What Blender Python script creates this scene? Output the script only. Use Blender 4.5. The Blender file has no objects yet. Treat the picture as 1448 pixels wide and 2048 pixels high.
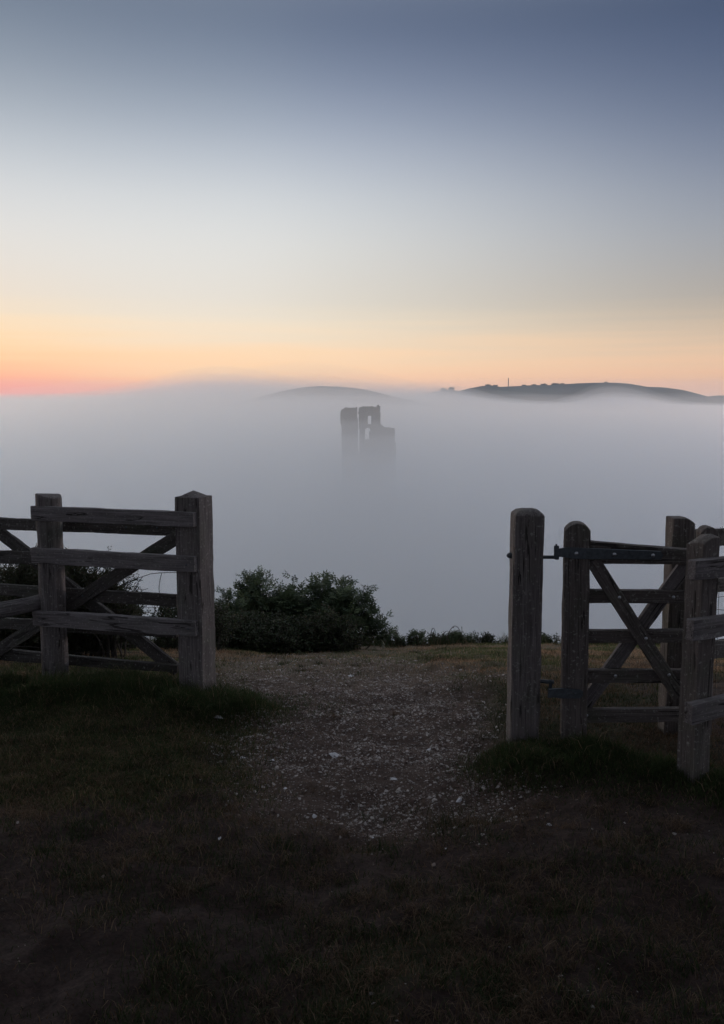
import bpy, bmesh, math, random
import numpy as np
from mathutils import Vector, Matrix

scene = bpy.context.scene
COL = scene.collection
rng = np.random.default_rng(7)
random.seed(7)

# ------------------------------------------------------------------ camera
F = 1812.0                      # focal length in photograph pixels (1448 x 2048)
PITCH = math.atan(224 / F)
H = 1.75
cam_d = bpy.data.cameras.new('camera')
cam = bpy.data.objects.new('camera', cam_d); COL.objects.link(cam)
cam.location = (0, 0, H)
cam.rotation_euler = (math.pi / 2 - PITCH, 0, 0)
cam_d.sensor_fit = 'VERTICAL'; cam_d.sensor_height = 36; cam_d.sensor_width = 36
cam_d.lens = 36 * F / 2048
cam_d.clip_start = 0.05; cam_d.clip_end = 20000
scene.camera = cam

# ------------------------------------------------------------------ render settings
scene.view_settings.view_transform = 'Standard'
scene.view_settings.look = 'None'
scene.view_settings.gamma = 1
scene.view_settings.exposure = 0
scene.cycles.use_denoising = True
scene.cycles.max_bounces = 20
scene.cycles.diffuse_bounces = 2
scene.cycles.glossy_bounces = 2
scene.cycles.transparent_max_bounces = 12
scene.cycles.volume_bounces = 16
scene.cycles.use_fast_gi = False

def lin(c):
    return tuple(((x / 255) / 12.92 if x / 255 <= .04045 else ((x / 255 + .055) / 1.055) ** 2.4) for x in c)

# ------------------------------------------------------------------ sky
def elev(v): return math.degrees(math.atan((1024 - v) / F)) - math.degrees(PITCH)
SUN_AZ = math.radians(-30)
world = bpy.data.worlds.new('World'); scene.world = world
world.use_nodes = True
nt = world.node_tree; nt.nodes.clear()
N = nt.nodes.new; L = nt.links.new
def math_node(op, a=None, b=None, clamp=False):
    n = N('ShaderNodeMath'); n.operation = op; n.use_clamp = clamp
    for i, q in enumerate((a, b)):
        if q is None: continue
        if isinstance(q, (int, float)): n.inputs[i].default_value = q
        else: L(q, n.inputs[i])
    return n.outputs[0]
tc = N('ShaderNodeTexCoord'); sep = N('ShaderNodeSeparateXYZ'); L(tc.outputs['Generated'], sep.inputs[0])
el = math_node('MULTIPLY', math_node('ARCSINE', sep.outputs[2]), 180 / math.pi)
# faint stretched cloud streaks low in the sky: they bend the look-up elevation a little
mp = N('ShaderNodeMapping'); mp.inputs['Scale'].default_value = (1.6, 1.6, 46); L(tc.outputs['Generated'], mp.inputs[0])
no = N('ShaderNodeTexNoise'); no.inputs['Scale'].default_value = 2.0; no.inputs['Detail'].default_value = 4; L(mp.outputs[0], no.inputs[0])
lowsky = math_node('SUBTRACT', 1.0, math_node('DIVIDE', math_node('ABSOLUTE', math_node('SUBTRACT', el, 3.2)), 3.6, True))
el = math_node('ADD', el, math_node('MULTIPLY', math_node('MULTIPLY', math_node('SUBTRACT', no.outputs[0], .5), lowsky), 2.3))
E0, E1 = -4.0, 90.0
# non-linear remap so that the low sky has resolution: t = sqrt((el - E0) / (E1 - E0))
t = math_node('SQRT', math_node('DIVIDE', math_node('SUBTRACT', el, E0), E1 - E0, True))
def ramp(stops, zen):
    n = N('ShaderNodeValToRGB'); n.color_ramp.interpolation = 'B_SPLINE'
    cr = n.color_ramp
    pts = [(math.sqrt((elev(v) - E0) / (E1 - E0)), tuple(q * float(np.interp(v, [0, 150, 400, 600, 700, 750, 800], [.84, .94, 1.03, 1.06, 1.13, 1.26, 1.36])) / 1.6 for q in lin(c))) for v, c in stops]
    pts += [(math.sqrt((e - E0) / (E1 - E0)), tuple(q / 1.6 for q in c)) for e, c in zen]
    pts.sort(key=lambda q: q[0])
    while len(cr.elements) > 1: cr.elements.remove(cr.elements[0])
    cr.elements[0].position = pts[0][0]; cr.elements[0].color = (*pts[0][1], 1)
    for p, c in pts[1:]:
        e = cr.elements.new(p); e.color = (*c, 1)
    L(t, n.inputs[0]); return n.outputs[0]
ZEN = [(30, (.28, .32, .40)), (45, (.42, .46, .54)), (88, (.42, .46, .54))]
rL = ramp([(0, (121, 136, 157)), (100, (138, 152, 170)), (200, (161, 172, 186)), (300, (190, 199, 208)), (400, (217, 221, 224)), (500, (229, 228, 224)),
           (600, (234, 224, 210)), (650, (247, 226, 194)), (700, (255, 215, 166)), (745, (255, 188, 142)), (775, (255, 150, 130)), (790, (255, 134, 124)), (805, (250, 130, 120))], ZEN)
rM = ramp([(0, (116, 131, 154)), (100, (130, 144, 166)), (200, (154, 166, 183)), (300, (186, 195, 207)), (400, (216, 220, 223)), (500, (230, 230, 227)),
           (600, (233, 227, 217)), (650, (246, 231, 208)), (700, (255, 222, 184)), (745, (255, 211, 164)), (775, (255, 190, 150)), (805, (245, 165, 135))], ZEN)
rC = ramp([(0, (103, 118, 146)), (100, (119, 133, 159)), (200, (146, 158, 181)), (300, (180, 189, 204)), (400, (208, 213, 218)), (500, (222, 222, 219)),
           (600, (224, 217, 205)), (650, (241, 227, 204)), (700, (253, 221, 184)), (745, (255, 212, 168)), (775, (253, 194, 154)), (805, (240, 175, 145))], ZEN)
rR = ramp([(0, (70, 86, 116)), (100, (80, 95, 126)), (200, (92, 106, 134)), (300, (112, 124, 149)), (400, (138, 146, 163)), (500, (157, 161, 169)),
           (600, (174, 166, 157)), (650, (198, 180, 160)), (700, (226, 194, 163)), (745, (236, 189, 150)), (775, (230, 176, 140)), (805, (215, 175, 150))], ZEN)
rB = ramp([(700, (170, 168, 180)), (300, (150, 155, 172)), (0, (145, 152, 170)), (800, (160, 162, 175))], ZEN)
az = math_node('ARCTAN2', sep.outputs[0], sep.outputs[1])         # 0 ahead, + to the right
azd = math_node('MULTIPLY', az, 180 / math.pi)
def mapr(x, a, b, ss=True):
    n = N('ShaderNodeMapRange'); n.interpolation_type = 'SMOOTHSTEP' if ss else 'LINEAR'
    n.inputs['From Min'].default_value = a; n.inputs['From Max'].default_value = b; L(x, n.inputs['Value']); return n.outputs[0]
def mixc(f, a, b):
    n = N('ShaderNodeMix'); n.data_type = 'RGBA'
    if isinstance(f, (int, float)): n.inputs[0].default_value = f
    else: L(f, n.inputs[0])
    L(a, n.inputs[6]); L(b, n.inputs[7]); return n.outputs[2]
# smooth blend of the four azimuths
azc = math_node('MINIMUM', math_node('MAXIMUM', azd, -26), 26)
tot = None; acc = None
for rmp, a_, wd in ((rL, -23, 8), (rM, -11, 7.5), (rC, 2, 8)):
    q = math_node('DIVIDE', math_node('SUBTRACT', azc, a_), wd)
    w_ = math_node('EXPONENT', math_node('MULTIPLY', math_node('MULTIPLY', q, q), -1))
    vs_ = N('ShaderNodeVectorMath'); vs_.operation = 'SCALE'; L(rmp, vs_.inputs[0]); L(w_, vs_.inputs['Scale'])
    if acc is None: acc, tot = vs_.outputs[0], w_
    else:
        va = N('ShaderNodeVectorMath'); va.operation = 'ADD'; L(acc, va.inputs[0]); L(vs_.outputs[0], va.inputs[1]); acc = va.outputs[0]; tot = math_node('ADD', tot, w_)
vd = N('ShaderNodeVectorMath'); vd.operation = 'SCALE'; L(acc, vd.inputs[0]); L(math_node('DIVIDE', 1.0, tot), vd.inputs['Scale']); c = mixc(mapr(azc, -7, 27), vd.outputs[0], rR)
azabs = math_node('ABSOLUTE', math_node('ADD', azd, 10))
c = mixc(mapr(azabs, 32, 100), c, rB)
sc16 = N('ShaderNodeVectorMath'); sc16.operation = 'SCALE'; sc16.inputs['Scale'].default_value = 1.6; L(c, sc16.inputs[0]); c = sc16.outputs[0]
# dawn glow off frame left; second glow added off frame right to brighten fog
gl = math_node('MULTIPLY', math_node('ADD', math_node('MULTIPLY', mapr(math_node('ABSOLUTE', math_node('ADD', azd, 50)), 27, 5), .62), mapr(math_node('ABSOLUTE', math_node('SUBTRACT', azd, 52)), 27, 5)), mapr(el, 28, 3))
gm = N('ShaderNodeVectorMath'); gm.operation = 'MULTIPLY_ADD'; gm.inputs[1].default_value = (9.6, 9.4, 9.2)
gs_ = N('ShaderNodeVectorMath'); gs_.operation = 'SCALE'; L(c, gs_.inputs[0]); L(gl, gs_.inputs['Scale']); L(gs_.outputs[0], gm.inputs[0]); L(c, gm.inputs[2]); c = gm.outputs[0]
sky = N('ShaderNodeTexSky'); sky.sky_type = 'NISHITA'; sky.sun_disc = False
sky.sun_elevation = math.radians(1.5); sky.sun_rotation = SUN_AZ; sky.air_density = 1.0; sky.dust_density = 1.0
sk = N('ShaderNodeVectorMath'); sk.operation = 'SCALE'; sk.inputs['Scale'].default_value = .10; L(sky.outputs[0], sk.inputs[0])
c = mixc(.06, c, sk.outputs[0])
bg = N('ShaderNodeBackground'); bg.inputs['Strength'].default_value = 1.0; L(c, bg.inputs[0])
wo = N('ShaderNodeOutputWorld'); L(bg.outputs[0], wo.inputs[0])

# ------------------------------------------------------------------ sun (still below the fog rim: very weak and broad)
sl = bpy.data.lights.new('sun', 'SUN'); sl.energy = .06; sl.angle = math.radians(12); sl.color = (1, .72, .5)
so = bpy.data.objects.new('sun', sl); COL.objects.link(so)
so.rotation_euler = Vector((-math.sin(SUN_AZ) * -1, -math.cos(SUN_AZ), -math.tan(math.radians(3)))).to_track_quat('-Z', 'Y').to_euler()
so.location = (-20, 30, 20)

# ------------------------------------------------------------------ pixel helpers (photograph pixels -> points in the place)
cp, sp_ = math.cos(PITCH), math.sin(PITCH)
def ray(u, v):
    a, d = (u - 724) / F, (v - 1024) / F
    return Vector((a, cp - d * sp_, -sp_ - d * cp))
def at(u, v, Y):
    r = ray(u, v); return Vector((0, 0, H)) + r * (Y / r.y)
class Plane:                                                   # vertical plane through two plan points
    def __init__(s, a, b):
        s.a = Vector((a[0], a[1], 0)); d = Vector((b[0] - a[0], b[1] - a[1], 0)).normalized()
        s.d = d; s.n = Vector((d.y, -d.x, 0))
        if s.n.y > 0: s.n = -s.n                               # n points to the camera
    def hit(s, u, v, off=0):
        r = ray(u, v); o = Vector((0, 0, H)); a = s.a + s.n * off
        return o + r * ((a - o).dot(s.n) / r.dot(s.n))

# ------------------------------------------------------------------ noise
def _hash(i, j, s):
    h = (i * 374761393 + j * 668265263 + s * 982451653) & 0xffffffff
    h = ((h ^ (h >> 13)) * 1274126177) & 0xffffffff
    return ((h ^ (h >> 16)) & 0xffff) / 65535.0
def vnoise(x, y, s=0):
    x = np.asarray(x, float); y = np.asarray(y, float)
    xi = np.floor(x).astype(np.int64); yi = np.floor(y).astype(np.int64)
    fx, fy = x - xi, y - yi; fx = fx * fx * (3 - 2 * fx); fy = fy * fy * (3 - 2 * fy)
    a, b = _hash(xi, yi, s), _hash(xi + 1, yi, s); c_, d = _hash(xi, yi + 1, s), _hash(xi + 1, yi + 1, s)
    return (a * (1 - fx) + b * fx) * (1 - fy) + (c_ * (1 - fx) + d * fx) * fy
def fbm(x, y, s=0, o=4):
    r = 0; a = .5; t_ = 0
    for k in range(o):
        r = r + a * vnoise(np.asarray(x) * 2 ** k + 13.7 * k, np.asarray(y) * 2 ** k - 7.1 * k, s + k); t_ += a; a *= .5
    return r / t_
def sstep(a, b, x):
    q = np.clip((x - a) / (b - a), 0, 1); return q * q * (3 - 2 * q)

# ------------------------------------------------------------------ object helpers
def tag(o, label=None, cat=None, group=None, kind=None):
    if label: o['label'] = label
    if cat: o['category'] = cat
    if group: o['group'] = group
    if kind: o['kind'] = kind
    return o
def empty(name, loc, label=None, cat=None, group=None):
    o = bpy.data.objects.new(name, None); COL.objects.link(o); o.location = loc; o.empty_display_size = .2
    return tag(o, label, cat, group)
def npmesh(name, V, faces, mat, parent=None, smooth=False, colors=None):
    """faces: list of int arrays (n,k)"""
    me = bpy.data.meshes.new(name)
    V = np.asarray(V, np.float32)
    if not isinstance(faces, list): faces = [faces]
    faces = [np.asarray(f, np.int32) for f in faces if len(f)]
    loops = np.concatenate([f.ravel() for f in faces])
    tot = np.concatenate([np.full(len(f), f.shape[1], np.int32) for f in faces])
    st = np.concatenate([[0], np.cumsum(tot)[:-1]]).astype(np.int32)
    me.vertices.add(len(V)); me.vertices.foreach_set('co', V.ravel())
    me.loops.add(len(loops)); me.loops.foreach_set('vertex_index', loops)
    me.polygons.add(len(tot)); me.polygons.foreach_set('loop_start', st); me.polygons.foreach_set('loop_total', tot)
    me.polygons.foreach_set('use_smooth', np.full(len(tot), smooth))
    me.update(calc_edges=True); me.validate()
    if colors is not None:
        for cn, arr in colors.items():
            ca = me.color_attributes.new(cn, 'FLOAT_COLOR', 'POINT')
            a4 = np.ones((len(V), 4), np.float32); a4[:, :3] = arr
            ca.data.foreach_set('color', a4.ravel())
    me.materials.append(mat)
    o = bpy.data.objects.new(name, me); COL.objects.link(o)
    if parent is not None: o.parent = parent
    return o
def pworld(o, parent, M):
    """place o (world matrix M) under an unrotated parent"""
    o.matrix_basis = M if parent is None else Matrix.Translation(-parent.location) @ M
    o.parent = parent

# ------------------------------------------------------------------ materials
class NB:
    def __init__(s, name):
        s.m = bpy.data.materials.new(name); s.m.use_nodes = True; s.t = s.m.node_tree; s.t.nodes.clear()
        s.out = s.n('ShaderNodeOutputMaterial'); s.b = s.n('ShaderNodeBsdfPrincipled'); s.l(s.b.outputs[0], s.out.inputs[0])
    def n(s, k, **kw):
        q = s.t.nodes.new(k)
        for a, b in kw.items(): setattr(q, a, b)
        return q
    def l(s, a, b): s.t.links.new(a, b)
    def noise(s, vec, scale, detail=5, rough=.6, dist=0):
        q = s.n('ShaderNodeTexNoise'); q.inputs['Scale'].default_value = scale; q.inputs['Detail'].default_value = detail
        q.inputs['Roughness'].default_value = rough; q.inputs['Distortion'].default_value = dist
        if vec is not None: s.l(vec, q.inputs['Vector'])
        return q.outputs[0]
    def map(s, vec, sc, loc=(0, 0, 0)):
        q = s.n('ShaderNodeMapping'); q.inputs['Scale'].default_value = sc; q.inputs['Location'].default_value = loc; s.l(vec, q.inputs[0]); return q.outputs[0]
    def rng(s, x, a, b, c0=0, c1=1):
        q = s.n('ShaderNodeMapRange'); q.inputs[1].default_value = a; q.inputs[2].default_value = b; q.inputs[3].default_value = c0; q.inputs[4].default_value = c1
        s.l(x, q.inputs[0]); return q.outputs[0]
    def mul(s, a, b, op='MULTIPLY'):
        q = s.n('ShaderNodeMath', operation=op)
        for i, x in enumerate((a, b)):
            if isinstance(x, (int, float)): q.inputs[i].default_value = x
            else: s.l(x, q.inputs[i])
        return q.outputs[0]
    def mix(s, f, a, b, blend='MIX'):
        q = s.n('ShaderNodeMix', data_type='RGBA', blend_type=blend)
        for i, x in ((0, f), (6, a), (7, b)):
            if isinstance(x, (int, float)): q.inputs[i].default_value = x
            elif isinstance(x, tuple): q.inputs[i].default_value = (*x, 1)
            else: s.l(x, q.inputs[i])
        return q.outputs[2]
    def bump(s, h, strength=.5, dist=.01, prev=None):
        q = s.n('ShaderNodeBump'); q.inputs['Strength'].default_value = strength; q.inputs['Distance'].default_value = dist
        s.l(h, q.inputs['Height'])
        if prev is not None: s.l(prev, q.inputs['Normal'])
        return q.outputs[0]

def wood_mat(name, light, dark, tint, green=.15):
    b = NB(name)
    tc = b.n('ShaderNodeTexCoord').outputs['Object']
    oi = b.n('ShaderNodeObjectInfo')
    ofs = b.n('ShaderNodeVectorMath', operation='MULTIPLY_ADD')
    cmb = b.n('ShaderNodeCombineXYZ'); b.l(oi.outputs['Random'], cmb.inputs[0]); b.l(oi.outputs['Random'], cmb.inputs[1]); b.l(oi.outputs['Random'], cmb.inputs[2])
    b.l(cmb.outputs[0], ofs.inputs[0]); ofs.inputs[1].default_value = (37, 23, 51); b.l(tc, ofs.inputs[2])
    v = ofs.outputs[0]
    fine = b.noise(b.map(v, (5, 160, 160)), 1, 6, .7, .3)
    mid = b.noise(b.map(v, (2.2, 45, 45)), 1, 5, .65, .6)
    blot = b.noise(b.map(v, (3.5, 7, 7)), 1, 5, .6)
    c1 = b.mix(b.rng(mid, .32, .68), dark, light)
    c2 = b.mix(b.rng(fine, .35, .65, 0, .75), b.mix(.5, dark, (.03, .025, .022)), c1)
    c3 = b.mix(b.rng(blot, .45, .75, 0, .6), c2, tint)
    # lichen specks and algae
    li = b.noise(b.map(v, (60, 60, 60)), 1, 3, .7)
    c4 = b.mix(b.rng(li, .58, .68, 0, .65), c3, (.29, .29, .26))
    al = b.noise(b.map(v, (5, 5, 5), (9, 3, 1)), 1, 4, .6)
    c5 = b.mix(b.rng(al, .5, .75, 0, green), c4, (.06, .085, .04))
    # drying cracks along the grain
    ck = b.noise(b.map(v, (1.1, 26, 26), (4, 7, 2)), 1, 2, .5, .4)
    crack = b.rng(b.mul(b.mul(ck, .5, 'SUBTRACT'), 0, 'ADD'), -.012, .012)
    ckm = b.n('ShaderNodeMath', operation='COMPARE'); b.l(ck, ckm.inputs[0]); ckm.inputs[1].default_value = .5; ckm.inputs[2].default_value = .017
    gate = b.rng(b.noise(b.map(v, (3, 9, 9), (2, 8, 5)), 1, 2), .5, .56)
    cm = b.mul(ckm.outputs[0], gate)
    c6 = b.mix(b.mul(cm, .85), c5, (.02, .017, .015))
    b.l(c6, b.b.inputs['Base Color']); b.b.inputs['Roughness'].default_value = .85
    b.b.inputs['Specular IOR Level'].default_value = .25
    h = b.mul(b.mul(fine, .5), b.mul(mid, 1.0), 'ADD')
    h = b.mul(h, b.mul(cm, -1.5), 'ADD')
    b.l(b.bump(h, .9, .006), b.b.inputs['Normal'])
    return b.m
W_GREY = wood_mat('weathered_grey_oak', (.30, .272, .275), (.125, .112, .113), (.175, .155, .152))
W_POST = wood_mat('weathered_post_oak', (.275, .245, .24), (.10, .087, .084), (.17, .143, .135), .3)
W_GATE = wood_mat('weathered_gate_oak', (.22, .192, .178), (.085, .071, .065), (.13, .107, .097), .35)
W_DARK = wood_mat('dark_gate_oak', (.12, .11, .105), (.05, .045, .042), (.08, .07, .062), .3)

def simple(name, col, rough=.6, metal=0, var=.0, nscale=30, bumpd=0):
    b = NB(name)
    tc = b.n('ShaderNodeTexCoord').outputs['Object']
    nn = b.noise(tc, nscale, 5)
    b.l(b.mix(b.rng(nn, .3, .7), tuple(x * (1 - var) for x in col), tuple(min(1, x * (1 + var)) for x in col)), b.b.inputs['Base Color'])
    b.b.inputs['Roughness'].default_value = rough; b.b.inputs['Metallic'].default_value = metal
    if bumpd: b.l(b.bump(nn, .6, bumpd), b.b.inputs['Normal'])
    return b.m
M_IRON = simple('painted_iron', (.050, .060, .068), .55, .2, .35, 60, .002)
M_BOLT = simple('galvanised_bolt', (.42, .43, .45), .4, .85, .25, 80)
M_WIRE = simple('rusty_wire', (.05, .042, .038), .6, .5, .4, 50)
M_CHALK = simple('chalk_stone', (.50, .49, .50), .9, 0, .35, 25, .004)
M_STEM = simple('bark_stem', (.05, .042, .033), .9, 0, .4, 40, .003)
def attr_mat(name, rough=.7, spec=.2, transl=0):
    b = NB(name); a = b.n('ShaderNodeVertexColor'); a.layer_name = 'col'
    b.l(a.outputs[0], b.b.inputs['Base Color']); b.b.inputs['Roughness'].default_value = rough
    b.b.inputs['Specular IOR Level'].default_value = spec
    if transl:
        tr = b.n('ShaderNodeBsdfTranslucent'); b.l(a.outputs[0], tr.inputs[0])
        mx = b.n('ShaderNodeMixShader'); mx.inputs[0].default_value = transl
        b.l(b.b.outputs[0], mx.inputs[1]); b.l(tr.outputs[0], mx.inputs[2]); b.l(mx.outputs[0], b.out.inputs[0])
    return b.m
M_GRASS = attr_mat('grass_blades', .7, .15, .3)
M_LEAF = attr_mat('leaves', .6, .25, .25)
M_GRAVEL = attr_mat('chalk_gravel', .9, .15)

# ------------------------------------------------------------------ ground
CREST = 13.0
def gauss(x, y, cx, cy, sx, sy): return np.exp(-((x - cx) / sx) ** 2 - ((y - cy) / sy) ** 2)
def path_mask(x, y):
    cx = np.interp(y, [2.5, 3.5, 4.2, 5, 6, 7.5, 9, 12], [.4, .28, .12, -.08, -.18, -.22, -.1, 0])
    hw = np.interp(y, [2.5, 3.3, 3.8, 4.6, 5.4, 7, 9, 12], [.12, .44, .82, .98, 1.05, 1.1, 1.2, 1.3])
    wob = (fbm(x * 1.7, y * 1.7, 5) - .5) * .9
    m = 1 - sstep(.55, 1.15, np.abs(x - cx) / hw + wob)
    return m * sstep(3.4, 4.15, y + (fbm(x * 2.5, y * 2.5, 9) - .5) * .8) * (1 - .55 * sstep(5.8, 8.5, y))
def tall_mask(x, y):
    """long grass round the feet of posts"""
    m = gauss(x, y, -1.75, 5.45, 1.05, .34) + gauss(x, y, -.90, 5.25, .26, .22) * 1.7 + gauss(x, y, -3.0, 5.7, .9, .4)
    m = m + gauss(x, y, 1.0, 4.25, .30, .2) * .8 + gauss(x, y, 1.35, 4.05, .35, .16) * .55 + gauss(x, y, 1.62, 3.82, .22, .14) * .5 + gauss(x, y, 2.1, 3.8, .4, .2) * .5 + gauss(x, y, .72, 4.25, .22, .2) * .4
    return np.clip(m * (.45 + 1.1 * fbm(x * 3.3, y * 3.3, 18, 3)), 0, 1.2)
def G(x, y):
    x = np.asarray(x, float); y = np.asarray(y, float)
    q = (y - 5.9) / .8
    z = -.255 * .8 * np.where(q > 20, q, np.log1p(np.exp(np.minimum(q, 20))))
    over = np.maximum(0, y - CREST - .35 * np.sin(x * .55 + 1) )
    z = z - .45 * over * sstep(0, 3, over)
    # valley floor, softly reached
    z = np.maximum(z, -92 + 6 * (fbm(x / 220, y / 220, 31) - .5))
    # castle mound
    z = z + 46 * np.exp(-((x - 5) / 70) ** 2 - ((y - 425) / 60) ** 2)
    near = 1 - sstep(20, 60, np.hypot(x, y))
    z = z + near * ((fbm(x * .9, y * .9, 1) - .5) * .12 + (fbm(x * 5, y * 5, 2) - .5) * .075 * (1 - sstep(5.5, 9, y) * .5) + (fbm(x * 17, y * 17, 3) - .5) * .022)
    z = z + near * (.10 * np.clip(tall_mask(x, y), 0, 1) - .07 * path_mask(x, y))
    return z - .01
def spaced(lo, hi, dense_lo, dense_hi, step, growth=1.12):
    c = list(np.arange(dense_lo, dense_hi + 1e-6, step))
    s = step; p = c[-1]
    while p < hi: s *= growth; p += s; c.append(min(p, hi))
    s = step; p = c[0]
    while p > lo: s *= growth; p -= s; c.insert(0, max(p, lo))
    return np.array(c)
def grid_mesh(xs, ys, Z):
    X, Y = np.meshgrid(xs, ys)
    V = np.stack([X.ravel(), Y.ravel(), Z(X, Y).ravel()], 1)
    nx, ny = len(xs), len(ys)
    i = np.arange(ny - 1)[:, None] * nx + np.arange(nx - 1)[None]
    f = np.stack([i, i + 1, i + nx + 1, i + nx], -1).reshape(-1, 4)
    return V, f
xs = spaced(-7000, 7000, -4.5, 4.5, .03, 1.09)
ys = spaced(-2500, 7000, 2.0, 7.0, .03, 1.05)
V, f = grid_mesh(xs, ys, G)
def grass_w(x, y):
    """0..1 how green/grassy the ground is"""
    p = path_mask(x, y)
    g_ = sstep(.40, .60, .6 * fbm(x * .8 + 3, y * .8, 21) + .4 * fbm(x * 3.1, y * 3.1, 22) + .12 * sstep(-.3, -1.4, x) * sstep(3.4, 4.4, y) + .14 * sstep(5.8, 7, y) * (x > .3) - .16 * (1 - sstep(3.2, 4.6, y)))
    return np.clip(g_ * (1 - p), 0, 1)
b = NB('earth_and_turf')
vc = b.n('ShaderNodeVertexColor'); vc.layer_name = 'mask'; sp = b.n('ShaderNodeSeparateColor'); b.l(vc.outputs[0], sp.inputs[0])
geo = b.n('ShaderNodeNewGeometry').outputs['Position']
n1 = b.noise(geo, 6, 8, .65); n2 = b.noise(geo, 45, 6, .7); n3 = b.noise(b.map(geo, (60, 160, 60)), 1, 3, .6)
earth = b.mix(b.rng(n1, .35, .65), (.030, .018, .0145), (.062, .040, .033))
earth = b.mix(b.rng(n2, .4, .7), earth, (.016, .011, .009))
turf = b.mix(b.rng(n2, .4, .62), (.018, .025, .010), (.048, .034, .020))
turf = b.mix(b.rng(n1, .45, .7, 0, .8), turf, (.055, .037, .024))
c_ = b.mix(b.rng(b.mul(sp.outputs[1], b.mul(n1, .6), 'ADD'), .45, .85), earth, turf)
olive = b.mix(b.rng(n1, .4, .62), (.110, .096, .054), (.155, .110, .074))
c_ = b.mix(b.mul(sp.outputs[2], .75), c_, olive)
vo = b.n('ShaderNodeTexVoronoi'); vo.inputs['Scale'].default_value = 75; b.l(geo, vo.inputs['Vector'])
vs = b.n('ShaderNodeSeparateColor'); b.l(vo.outputs['Color'], vs.inputs[0])
chip = b.mul(b.rng(vs.outputs[0], .72, .76), b.rng(vo.outputs['Distance'], .5, .35))
chipm = b.mul(b.mul(chip, b.rng(sp.outputs[0], .2, .7)), .7)
c_ = b.mix(chipm, b.mix(b.mul(sp.outputs[0], .6), c_, b.mix(b.rng(n2, .4, .65), (.115, .080, .062), (.06, .042, .033))), (.26, .23, .21))
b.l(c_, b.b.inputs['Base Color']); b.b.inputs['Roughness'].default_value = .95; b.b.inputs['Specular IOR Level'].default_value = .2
bh = b.mul(b.mul(n2, .6), b.mul(chipm, .8), 'ADD')
b.l(b.bump(n1, .8, .04, b.bump(bh, .9, .012)), b.b.inputs['Normal'])
M_GROUND = b.m
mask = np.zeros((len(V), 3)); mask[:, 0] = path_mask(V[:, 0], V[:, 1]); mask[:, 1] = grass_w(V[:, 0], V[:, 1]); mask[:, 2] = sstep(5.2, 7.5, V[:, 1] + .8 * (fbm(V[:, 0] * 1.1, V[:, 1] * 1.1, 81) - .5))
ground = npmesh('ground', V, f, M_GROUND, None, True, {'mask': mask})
tag(ground, 'trodden hilltop ground of dark earth and worn turf', kind='structure')

# ------------------------------------------------------------------ far hills
M_HILL = simple('hill_pasture', (.032, .042, .032), .95, 0, .55, .008)
def ridge(name, pts, Y, depth, label, rough=1.0):
    us = [p[0] for p in pts]; X = []; Zt = []
    for u, v in pts:
        q = at(u, v, Y); X.append(q.x); Zt.append(q.z)
    xs = np.linspace(X[0], X[-1], 420); top = np.interp(xs, X, Zt) + rough * (fbm(xs / (Y * .012), xs * 0 + 3, 55) - .5) * Y * .0006
    rows = np.linspace(-1, 1, 41); Vs = []
    for r in rows:
        prof = np.cos(r * math.pi / 2) ** 1.3
        z = -94 + (top + 94) * prof + (fbm(xs / 90, r * depth / 90 + xs * 0, 61) - .5) * 8 * (1 - prof) 
        Vs.append(np.stack([xs, np.full_like(xs, Y + r * depth), z], 1))
    V = np.concatenate(Vs); nx = len(xs); i = np.arange(len(rows) - 1)[:, None] * nx + np.arange(nx - 1)[None]
    f = np.stack([i, i + 1, i + nx + 1, i + nx], -1).reshape(-1, 4)
    o = npmesh(name, V, f, M_HILL, None, True)
    tag(o, label, kind='structure'); return (xs, top, Y)
ridge('hill', [(200, 880), (330, 840), (430, 812), (480, 803), (540, 788), (580, 779), (610, 774), (645, 772), (690, 774), (730, 779), (780, 791), (830, 802), (900, 816), (1000, 850)], 1300, 260,
      'pale rounded hill fading into fog behind the castle ruin', .6)
R2 = [(780, 850), (850, 806), (905, 786), (925, 780), (940, 776), (965, 772), (985, 771), (998, 774), (1010, 773), (1060, 771), (1100, 770), (1135, 768), (1170, 766), (1210, 765), (1250, 767), (1285, 773),
      (1320, 775), (1350, 779), (1380, 787), (1403, 797), (1418, 796), (1435, 791), (1470, 790), (1560, 800), (1700, 830)]
ridge('hill', R2, 3000, 650, 'long dark blue ridge above the fog carrying the mast')
ridge('hill', [(700, 830), (800, 800), (860, 785), (890, 780), (900, 779), (930, 784), (1000, 800), (1100, 830)], 3600, 400, 'faint distant hill tip left of the long ridge')

# ------------------------------------------------------------------ fog (layers of thin even scattering air with billowing tops) and haze
def vol_mat(name, density, col, g):
    m = bpy.data.materials.new(name); m.use_nodes = True; t_ = m.node_tree; t_.nodes.clear()
    o = t_.nodes.new('ShaderNodeOutputMaterial'); p = t_.nodes.new('ShaderNodeVolumePrincipled')
    p.inputs['Color'].default_value = (*col, 1); p.inputs['Density'].default_value = density; p.inputs['Anisotropy'].default_value = g
    t_.links.new(p.outputs[0], o.inputs['Volume']); m.cycles.homogeneous_volume = True if hasattr(m.cycles, 'homogeneous_volume') else None
    return m
FX = np.unique(np.concatenate([np.linspace(-6800, -1600, 30), np.linspace(-1600, 1600, 130), np.linspace(1600, 6800, 30)]))
FY = np.unique(np.concatenate([np.linspace(14, 100, 12), np.linspace(100, 600, 26), np.linspace(600, 3200, 100), np.linspace(3200, 6800, 24)]))
def hump(x, y, u, Y, hh, wu, wy):
    cx = (u - 724) / F * Y; return hh * np.exp(-((x - cx) / (wu / F * Y)) ** 2 - ((y - Y) / wy) ** 2)
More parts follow.
